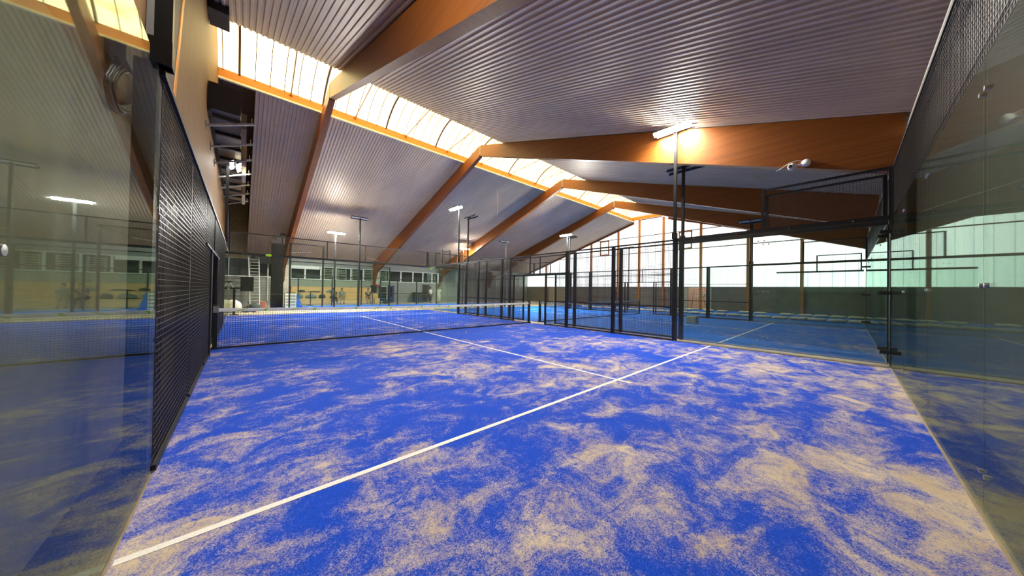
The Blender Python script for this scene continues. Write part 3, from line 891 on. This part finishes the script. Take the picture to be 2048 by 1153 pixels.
while y < 17.5:
    place_bag(24.3+rnd.uniform(-.06,.06), y, rnd.uniform(-.08,.08), 'white sandbag in the unbroken row nearer the neighbouring court', 'sandbags of the unbroken row')
    y += 0.76
y = 0.14; k = 0
while y < 17.5:
    place_bag(28.7+rnd.uniform(-.05,.05), y, rnd.uniform(-.06,.06), 'white sandbag in the gappy row closer to the gable panels', 'sandbags of the gappy row')
    k += 1
    y += 0.76 if (y < 2.2) else (1.45 if k % 2 else 0.9)
place_bag(24.95, 2.1, 0.5, 'white sandbag lying crooked beside the unbroken row', 'crooked sandbag')
for p in range(3):
    if p not in used: COL.objects.unlink(protos[p])
gb = bevel(MB().box((16.35,5.3,0.012),(16.75,5.75,0.34)).build('foam_block', simple('pale green foam', (0.45,0.48,0.30), 0.8)), 0.03)
tag(gb, 'pale green block on the neighbouring court right of the double post', 'block')

# ------------------------------------------------------------------ lime plates on the far rail
for (x, y, z, lab) in ((1.45,19.95,3.0,'small lime green plate on the far rail at the left, beside the dark column'),(10.25,19.93,2.86,'small lime green plate at the far right corner post')):
    t = thing('rail_sign', (x,y,z), lab, 'sign')
    MB().prism([(x-0.10,z-0.06),(x+0.10,z-0.06),(x+0.12,z),(x+0.10,z+0.06),(x-0.10,z+0.06),(x-0.12,z)], 1, y-0.01, y+0.01).build('plate', 'lime', t, fix=True)

# ------------------------------------------------------------------ bleachers
bl = thing('bleacher', (7,30,0), 'stepped wooden bleachers along the far wall', 'bleacher')
BX0, BX1 = 3.55, 9.85
for k, (y0, z) in enumerate(((30.5,0.5),(31.05,1.0),(31.55,1.5))):
    MB().box((BX0,y0,0.02 if k == 0 else z-0.5),(BX1,YF-0.02,z-0.04)).build('riser', 'bench', bl)
    MB().box((BX0,y0-0.04,z-0.04),(BX1,y0+0.57 if k < 2 else YF-0.02,z)).build('seat_board', simple('pale seat edge', (0.78,0.55,0.30), 0.5) if k == 0 else 'bench', bl)
bs = thing('wooden_step', (9.9,30,0), 'low wooden step unit at the right end of the bleachers', 'step')
MB().box((9.87,30.4,0),(10.42,31.2,0.5)).build('lower_step', 'bench', bs)
MB().box((9.87,31.2,0),(10.4,31.9,1.0)).build('upper_step', 'bench', bs)

def lump(name, loc, sx, sy, sz, m_, label, cat, group=None, seed=0, handle=False):
    bm = bmesh.new(); bmesh.ops.create_icosphere(bm, subdivisions=3, radius=1.0)
    for v in bm.verts:
        q = v.co.copy()
        dsp = 1+0.16*mnoise.noise(q*1.8+Vector((seed*3.1,0,0)))
        v.co = Vector((q.x*sx*dsp, q.y*sy*dsp, max(-0.72, q.z)*sz*dsp))
    lo = min(v.co.z for v in bm.verts)
    for v in bm.verts: v.co.z -= lo
    me = bpy.data.meshes.new(name); bm.to_mesh(me); bm.free()
    for p in me.polygons: p.use_smooth = True
    me.materials.append(M[m_])
    if not handle:
        o = bpy.data.objects.new(name, me); COL.objects.link(o); o.location = loc
        return tag(o, label, cat, group)
    t = thing(name, loc, label, cat, group)
    o = bpy.data.objects.new('bag_body', me); COL.objects.link(o); o.parent = t
    top = sz*1.6
    pts = [(loc[0]+sx*0.45*math.cos(a), loc[1]-sy*0.25, loc[2]+top*0.86+0.10*math.sin(a)) for a in [math.pi*j/8 for j in range(9)]]
    MB().tube(pts, 0.014, 6).build('handle', 'black', t, smooth=True)
    return t
lump('sports_bag', (4.85,30.78,0.5), 0.42,0.20,0.19,'cl_grey','grey green sports bag on the front bench, left of the seated pair','bag','bags on the bleachers',1,True)
lump('sports_bag', (5.65,30.8,0.5), 0.26,0.2,0.2,'bagdark','round dark bag on the front bench beside the fence post','bag','bags on the bleachers',2,True)
lump('sports_bag', (4.05,30.8,0.5), 0.24,0.2,0.22,'cl_grey','small grey bag at the left end of the front bench','bag','bags on the bleachers',3,True)
lump('jacket', (5.2,31.3,1.0), 0.45,0.2,0.07,'bagdark','dark jacket spread on the upper bench','jacket','clothes on the bleachers',4)
lump('jacket', (4.25,31.3,1.0), 0.26,0.18,0.12,'bagdark','bunched dark jacket at the left of the upper bench','jacket','clothes on the bleachers',5)
lump('sports_bag', (6.35,31.3,1.0), 0.32,0.2,0.12,'cl_grey','flat bag on the upper bench behind the seated pair','bag','bags on the bleachers',6,True)
lump('backpack', (10.75,30.1,0.0), 0.26,0.2,0.2,'cl_dark','black backpack on the floor before the low wooden step','backpack',None,7,True)
yb = bevel(MB().box((3.6,30.6,0.42),(3.78,30.72,0.82)).build('yellow_case', 'yellow'), 0.02)
yb.location.z += 0.085
tag(yb, 'small yellow case on the front bench', 'case')

# speaker, fridges, red sign, bins
sp = thing('loudspeaker', (9.65,30.95,1.0), 'black loudspeaker box at the right top of the bleachers', 'loudspeaker')
bevel(MB().box((9.9,31.5,1.0),(10.36,31.85,1.75)).build('cabinet', 'cl_dark', sp), 0.02)
MB().box((9.94,31.485,1.05),(10.32,31.50,1.70)).build('grille', 'black', sp)
fr = thing('drinks_fridge', (11.051,31.650,0), 'glass door drinks fridge with white frame by the red sign', 'fridge')
MB().box((10.650,31.550,0.05),(11.431,31.950,1.72)).build('cabinet', 'black', fr)
fd = MB()
for a, b in (((10.691,0.12),(10.753,1.68)),((11.349,0.12),(11.411,1.68)),((10.691,0.12),(11.411,0.19)),((10.691,1.61),(11.411,1.68))):
    fd.box((a[0],31.50,a[1]),(b[0],31.55,b[1]))
fdo = fd.build('door', 'white', fr)
MB().box((10.753,31.535,0.19),(11.349,31.542,1.61)).build('pane', 'windark', fdo)
MB().bar((10.794,31.490,0.7),(10.794,31.490,1.1),0.02).build('handle', 'chrome', fdo)
for k in range(4): MB().box((10.78,31.528,0.45+0.3*k),(11.33,31.534,0.465+0.3*k)).build('shelf', 'steel', fr)
vm = thing('vending_machine', (11.822,31.650,0), 'narrow navy vending machine right of the drinks fridge', 'vending machine')
MB().box((11.514,31.500,0.03),(12.079,31.950,1.75)).build('cabinet', 'navy', vm)
MB().box((11.575,31.485,0.6),(11.873,31.500,1.6)).build('display', 'windark', vm)
MB().box((11.596,31.480,0.15),(11.976,31.500,0.35)).build('flap', 'black', vm)
rs = thing('fire_sign', (10.588,31.850,1.75), 'small red plate on the cream pier above the low step', 'sign')
MB().box((10.34,31.83,1.62),(10.63,31.855,1.86)).build('plate', 'red', rs)
bn = thing('waste_bin', (14.495,31.400,0), 'dark green bin beside the dark doorway at the far wall', 'bin')
MB().prism([(14.135,0.02),(14.855,0.02),(14.906,1.0),(14.084,1.0)], 1, 31.0, 31.7).build('body', 'bagdark', bn, fix=True)
MB().box((14.063,30.950,1.0),(14.927,31.750,1.08)).build('lid', 'black', bn)
d2 = thing('door_2', (15.3,YF,0), 'dark doorway in the far wall behind the standing pair', 'door', kind='structure')
MB().box((15.317,YF-0.03,0.0),(16.191,YF+0.0,1.95)).build('door_leaf', 'dark', d2)
MB().box((15.235,YF-0.05,0.0),(15.317,YF,2.0)).box((16.191,YF-0.05,0),(16.273,YF,2.0)).box((15.235,YF-0.05,1.95),(16.273,YF,2.02)).build('door_frame', 'greywall', d2)
# stacks of chairs behind the windows
for k, (x, w) in enumerate(((6.4,0.7),(7.5,0.7),(8.7,0.6),(9.8,0.8),(11.2,0.75))):
    t = thing('shelf_rack', (x,YF+0.6,2.12), ['pale shelf rack behind the third far window','pale shelf rack behind the fourth far window','pale shelf rack left of the bleacher pole, behind glass','pale shelf rack behind the window left of the cream pier','pale shelf rack behind the window right of the cream pier'][k], 'rack', 'racks behind the far windows')
    for j in range(7): MB().box((x-w/2,YF+0.4,2.16+0.15*j),(x+w/2,YF+0.8,2.2+0.15*j)).build('shelf', 'cream', t)
    for s in (-1, 1): MB().box((x+s*w/2-0.02,YF+0.38,2.12),(x+s*w/2+0.02,YF+0.82,3.2)).build('upright', 'cream', t)

# ------------------------------------------------------------------ far left corner props
ld = thing('ladder', (1.1,30.2,0), 'white ladder leaning up to the mezzanine in the far left corner', 'ladder')
A0, A1 = Vector((0.95,29.6,0.0)), Vector((0.82,30.9,3.65))
B0, B1 = Vector((1.5,29.6,0.0)), Vector((1.43,30.9,3.65))
MB().bar(A0,A1,0.05,0.1).build('stringer', 'white', ld); MB().bar(B0,B1,0.05,0.1).build('stringer', 'white', ld)
for k in range(15):
    s = (k+0.6)/15.2
    MB().bar(A0.lerp(A1,s),B0.lerp(B1,s),0.10,0.035).build('rung', 'cream', ld)
dc = thing('dark_column', (2.25,26,0), 'tall black column rising to the roof behind the far left rail', 'column')
MB().box((1.92,25.9,0),(2.55,26.4,4.3)).build('lower_shaft', simple('black curtain', (0.012,0.012,0.01), 0.9, 0, 0.1), dc)
MB().prism([(1.86,4.3),(2.6,4.3),(2.6,5.0),(2.35,5.0),(2.35,4.8),(2.1,4.8),(2.1,4.55),(1.86,4.55)], 1, 25.9, 26.4).build('stepped_head', 'dark', dc, fix=True)
tv = thing('screen_stand', (0.75,23.1,0), 'black screen on a stand left of the white ladder', 'screen')
MB().box((0.42,23.05,1.15),(0.98,23.11,1.95)).build('screen', 'black', tv)
MB().bar((0.78,23.12,0.05),(0.78,23.12,1.2),0.06).build('pole', 'steel', tv)
MB().box((0.5,22.9,0.0),(1.05,23.35,0.05)).build('base', 'black', tv)
ps = thing('black_stand', (0.2,20.75,0), 'black pedestal stand with a small white arm behind the net end', 'stand')
MB().bar((0.21,20.75,0),(0.21,20.75,1.28),0.09).build('pole', 'black', ps)
MB().box((0.05,20.68,1.28),(0.42,20.82,1.35)).build('head_plate', 'black', ps)
MB().bar((0.18,20.75,1.35),(0.05,20.75,1.62),0.03).build('arm', 'white', ps)
MB().box((-0.02,20.71,1.6),(0.1,20.79,1.66)).build('grip', 'black', ps)
MB().box((0.05,20.6,0),(0.37,20.9,0.04)).build('foot', 'black', ps)
lump('white_sack', (0.15,22.3,0), 0.34,0.3,0.42,'bag','white bulging sack behind the black pedestal stand','sack',None,8)
lump('green_bag', (1.05,24.4,0), 0.33,0.25,0.22,'bagdark','dark green bag on the floor under the ladder','bag',None,9,True)
rc = bevel(MB().box((1.35,24.9,0),(1.62,25.2,0.5)).build('red_canister', simple('faded red', (0.45,0.12,0.08), 0.6)), 0.04)
tag(rc, 'faded red canister beside the dark green bag', 'canister')
gs = thing('gym_bike', (0.62,22.2,0), 'small dark exercise frame beside the white sack', 'exercise frame')
for dx in (-0.13, 0.17):
    pts = [(0.82+dx+0.14*math.cos(2*math.pi*j/18),22.2,0.17+0.14*math.sin(2*math.pi*j/18)) for j in range(18)]
    MB().tube(pts,0.018,6,closed=True).build('wheel','black',gs,smooth=True)
MB().tube([(0.65,22.2,0.17),(0.82,22.2,0.42),(0.99,22.2,0.17)],0.018,6).build('frame','black',gs)
MB().tube([(0.75,22.2,0.62),(0.82,22.2,0.42)],0.015,6).build('handlebar','black',gs)
cr8 = thing('slatted_crate', (2.95,25.6,0), 'beige slatted crate beside the foot of the black column', 'crate')
for k in range(5): MB().box((2.62,25.3,0.06+0.2*k),(3.22,25.32,0.2+0.2*k)).build('slat', 'cream', cr8)
MB().box((2.62,25.33,0.03),(3.22,25.8,1.06)).build('body', 'ductw', cr8)
for x in (2.62,3.18): MB().box((x,25.28,0),(x+0.04,25.3,1.08)).build('upright', 'cream', cr8)
bf = thing('folded_banner', (3.4,25.6,0), 'blue folded banner leaning against the slatted crate', 'banner')
MB().prism([(3.25,0.0),(3.62,0.0),(3.28,1.0)], 1, 25.45, 25.6).build('cloth', 'blue', bf, fix=True)
MB().bar((3.38,25.44,0.3),(3.6,25.44,0.16),0.05,0.01).build('white_mark', 'white', bf)
for k in range(3):
    pass
tb = thing('bar_table', (4.5,28.7,0), 'tall slim bar table before the left bench end', 'table')
MB().lathe((4.5,28.7,0), [(0.0,1.05),(0.3,1.05),(0.3,1.09),(0.0,1.09)], 16).build('top', 'black', tb)
MB().bar((4.5,28.7,0.03),(4.5,28.7,1.05),0.06).build('leg', 'black', tb)
MB().lathe((4.5,28.7,0), [(0.0,0.0),(0.22,0.0),(0.2,0.03),(0.0,0.03)], 16).build('base', 'black', tb)

# ------------------------------------------------------------------ people
def skinobj(name, verts, edges, rad, m_, parent, sub=2):
    me = bpy.data.meshes.new(name)
    me.from_pydata(verts, edges, [])
    o = bpy.data.objects.new(name, me); COL.objects.link(o); o.parent = parent
    o.modifiers.new('skin', 'SKIN').use_smooth_shade = True
    d = me.skin_vertices[0].data
    for i, r in enumerate(rad):
        rr = r if isinstance(r, tuple) else (r, r)
        d[i].radius = rr
        d[i].use_root = (i == 0)
    s = o.modifiers.new('subdivision', 'SUBSURF'); s.levels = sub; s.render_levels = sub
    me.materials.append(M[m_])
    return o
def person(loc, rz, label, pose, top, bottom, shoes='cl_dark', hair='hair', group=None, longleg=False):
    t = thing('person', loc, label, 'person', group)
    t.rotation_euler = (0,0,rz)
    P = dict(pose)
    V = []; E_ = []; R_ = []
    idx = {}
    def v(k, p, r): idx[k] = len(V); V.append(p); R_.append(r)
    def e(a, b): E_.append((idx[a], idx[b]))
    v('pel', P['pel'], (0.15,0.11)); v('waist', P['waist'], (0.13,0.10)); v('chest', P['chest'], (0.165,0.11)); v('neckb', P['neckb'], (0.085,0.07)); 
    v('neck', P['neck'], 0.055); v('jaw', P['jaw'], (0.068,0.078)); v('skull', P['skull'], (0.078,0.092)); v('crown', P['crown'], (0.055,0.065))
    for a, b in (('pel','waist'),('waist','chest'),('chest','neckb'),('neckb','neck'),('neck','jaw'),('jaw','skull'),('skull','crown')): e(a, b)
    J = Vector(P['jaw']); K = Vector(P['skull'])
    mid = (J+K)/2; f = Vector(P.get('face', (0,-1,0)))
    v('nose', tuple(mid+f*0.105), 0.014); e('skull', 'nose')
    for s in ('l', 'r'):
        v('sh'+s, P['sh'+s], 0.06); v('el'+s, P['el'+s], 0.043); v('wr'+s, P['wr'+s], 0.029); v('pa'+s, P['pa'+s], (0.040,0.020))
        e('chest', 'sh'+s); e('sh'+s, 'el'+s); e('el'+s, 'wr'+s); e('wr'+s, 'pa'+s)
        pa, wr = Vector(P['pa'+s]), Vector(P['wr'+s]); d = (pa-wr).normalized()
        sd = d.cross(Vector((0,0,1))); sd = sd.normalized() if sd.length > 0.2 else Vector((1,0,0))
        for k, (off, ln) in enumerate(((-0.03,0.066),(-0.01,0.078),(0.01,0.072),(0.03,0.056))):
            a = pa+sd*off+d*0.045; b = a+d*ln*0.55; c = b+(d*0.8+Vector((0,0,-0.5))).normalized()*ln*0.5
            v(f'f{s}{k}a', tuple(a), 0.010); v(f'f{s}{k}b', tuple(b), 0.009); v(f'f{s}{k}c', tuple(c), 0.008)
            e('pa'+s, f'f{s}{k}a'); e(f'f{s}{k}a', f'f{s}{k}b'); e(f'f{s}{k}b', f'f{s}{k}c')
        th = wr+d*0.03-sd*0.035; v('th'+s, tuple(th), 0.011); v('tt'+s, tuple(th-sd*0.02+d*0.045), 0.009); e('wr'+s, 'th'+s); e('th'+s, 'tt'+s)
        v('hip'+s, P['hip'+s], 0.095); v('kn'+s, P['kn'+s], 0.06); v('an'+s, P['an'+s], 0.04); v('toe'+s, P['toe'+s], (0.04,0.03))
        e('pel', 'hip'+s); e('hip'+s, 'kn'+s); e('kn'+s, 'an'+s); e('an'+s, 'toe'+s)
    skinobj('body', V, E_, R_, 'skin', t)
    def sub(name, keys, edges, rr, m_):
        return skinobj(name, [P[k] for k in keys], edges, rr, m_, t)
    mids = {}
    for s in ('l','r'): mids[s] = tuple((Vector(P['sh'+s])*0.25+Vector(P['el'+s])*0.75))
    P['sll'], P['slr'] = mids['l'], mids['r']
    sub('shirt', ['waist','pel','chest','neckb','shl','sll','shr','slr'], [(1,0),(0,2),(2,3),(2,4),(4,5),(2,6),(6,7)],
        [(0.15,0.12),(0.165,0.125),(0.185,0.13),(0.095,0.085),0.078,0.06,0.078,0.06], top)
    kl = {}
    for s in ('l','r'): kl[s] = tuple(Vector(P['kn'+s]).lerp(Vector(P['an'+s]), 0.9 if longleg else 0.02))
    P['bl'], P['br'] = kl['l'], kl['r']
    sub('trousers' if longleg else 'shorts', ['pel','hipl','knl','bl','hipr','knr','br'], [(0,1),(1,2),(2,3),(0,4),(4,5),(5,6)],
        [(0.165,0.125),0.115,0.078,0.062 if longleg else 0.078,0.115,0.078,0.062 if longleg else 0.078], bottom)
    for s in ('l','r'):
        sub('shoe', ['an'+s,'toe'+s], [(0,1)], [0.052,(0.052,0.042)], shoes)
    hk = [tuple(K-f*0.02+Vector((0,0,0.01))), tuple(Vector(P['crown'])+Vector((0,0,0.004))), tuple(J-f*0.055+Vector((0,0,0.05)))]
    skinobj('hair', hk, [(0,1),(0,2)], [(0.086,0.092),(0.066,0.074),0.06], hair, t)
    return t
def sit(lean=0.0, arms=0):
    d = dict(pel=(0,0.0,0.58), waist=(0,-0.03-lean*0.3,0.76), chest=(0,-0.08-lean,0.98), neckb=(0,-0.10-lean,1.12), neck=(0,-0.12-lean,1.18), jaw=(0,-0.15-lean,1.25), skull=(0,-0.14-lean,1.33), crown=(0,-0.12-lean,1.39))
    for s, k in (('l',-1),('r',1)):
        d['sh'+s] = (k*0.19,-0.07-lean,1.05); d['el'+s] = (k*0.25,-0.20-lean,0.80)
        d['wr'+s] = (k*0.13,-0.42-lean*0.5,0.74); d['pa'+s] = (k*0.09,-0.49-lean*0.5,0.70)
        d['hip'+s] = (k*0.09,-0.06,0.56); d['kn'+s] = (k*0.14,-0.46,0.53); d['an'+s] = (k*0.13,-0.50+0.05*k*arms,0.09); d['toe'+s] = (k*0.15,-0.66,0.045)
    return d
def stand(h=1.0, carry=False):
    d = dict(pel=(0,0,0.95), waist=(0,0.01,1.12), chest=(0,0.0,1.34), neckb=(0,0.01,1.48), neck=(0,0.0,1.54), jaw=(0,-0.03,1.60), skull=(0,-0.01,1.68), crown=(0,0.01,1.745))
    for s, k in (('l',-1),('r',1)):
        d['sh'+s] = (k*0.20,0.01,1.42); d['el'+s] = (k*0.26,0.03,1.14); d['wr'+s] = (k*0.26,-0.10,0.92); d['pa'+s] = (k*0.26,-0.14,0.85)
        if carry: d['el'+s] = (k*0.24,-0.04,1.14); d['wr'+s] = (k*0.10,-0.26,1.12); d['pa'+s] = (k*0.03,-0.31,1.13)
        d['hip'+s] = (k*0.09,0,0.90); d['kn'+s] = (k*0.11,-0.02,0.49); d['an'+s] = (k*0.12,0.02,0.09); d['toe'+s] = (k*0.14,-0.16,0.045)
    return {k: tuple(c*h for c in v) for k, v in d.items()}
person((6.42,30.62,0), 0.2, 'person in a dark top sitting at the left of the bench pair, leaning forward', sit(0.10), 'cl_dark', 'cl_dark', longleg=True)
person((7.12,30.62,0), -0.15, 'person in a grey green shirt and shorts sitting at the right of the bench pair', sit(0.02,1), 'cl_grey', 'cl_tan')
person((9.3,30.62,0), -0.1, 'person in a black shirt sitting alone near the low wooden step', sit(0.06), 'cl_dark', 'cl_tan')
person((15.3,29.9,0), 0.6, 'person in a white top and black trousers standing by the far corner post', stand(0.94), 'cl_white', 'cl_dark', longleg=True)
person((16.3,30.0,0), -0.4, 'person in a pale shirt standing behind the green tinted far glass', stand(0.97), 'cl_white', 'cl_white', longleg=True)
person((21.5,12.3,0.012), 0.9, 'person in a dark jacket and tan trousers standing beyond the second net', stand(1.0, True), 'cl_dark', 'cl_tan', longleg=True)
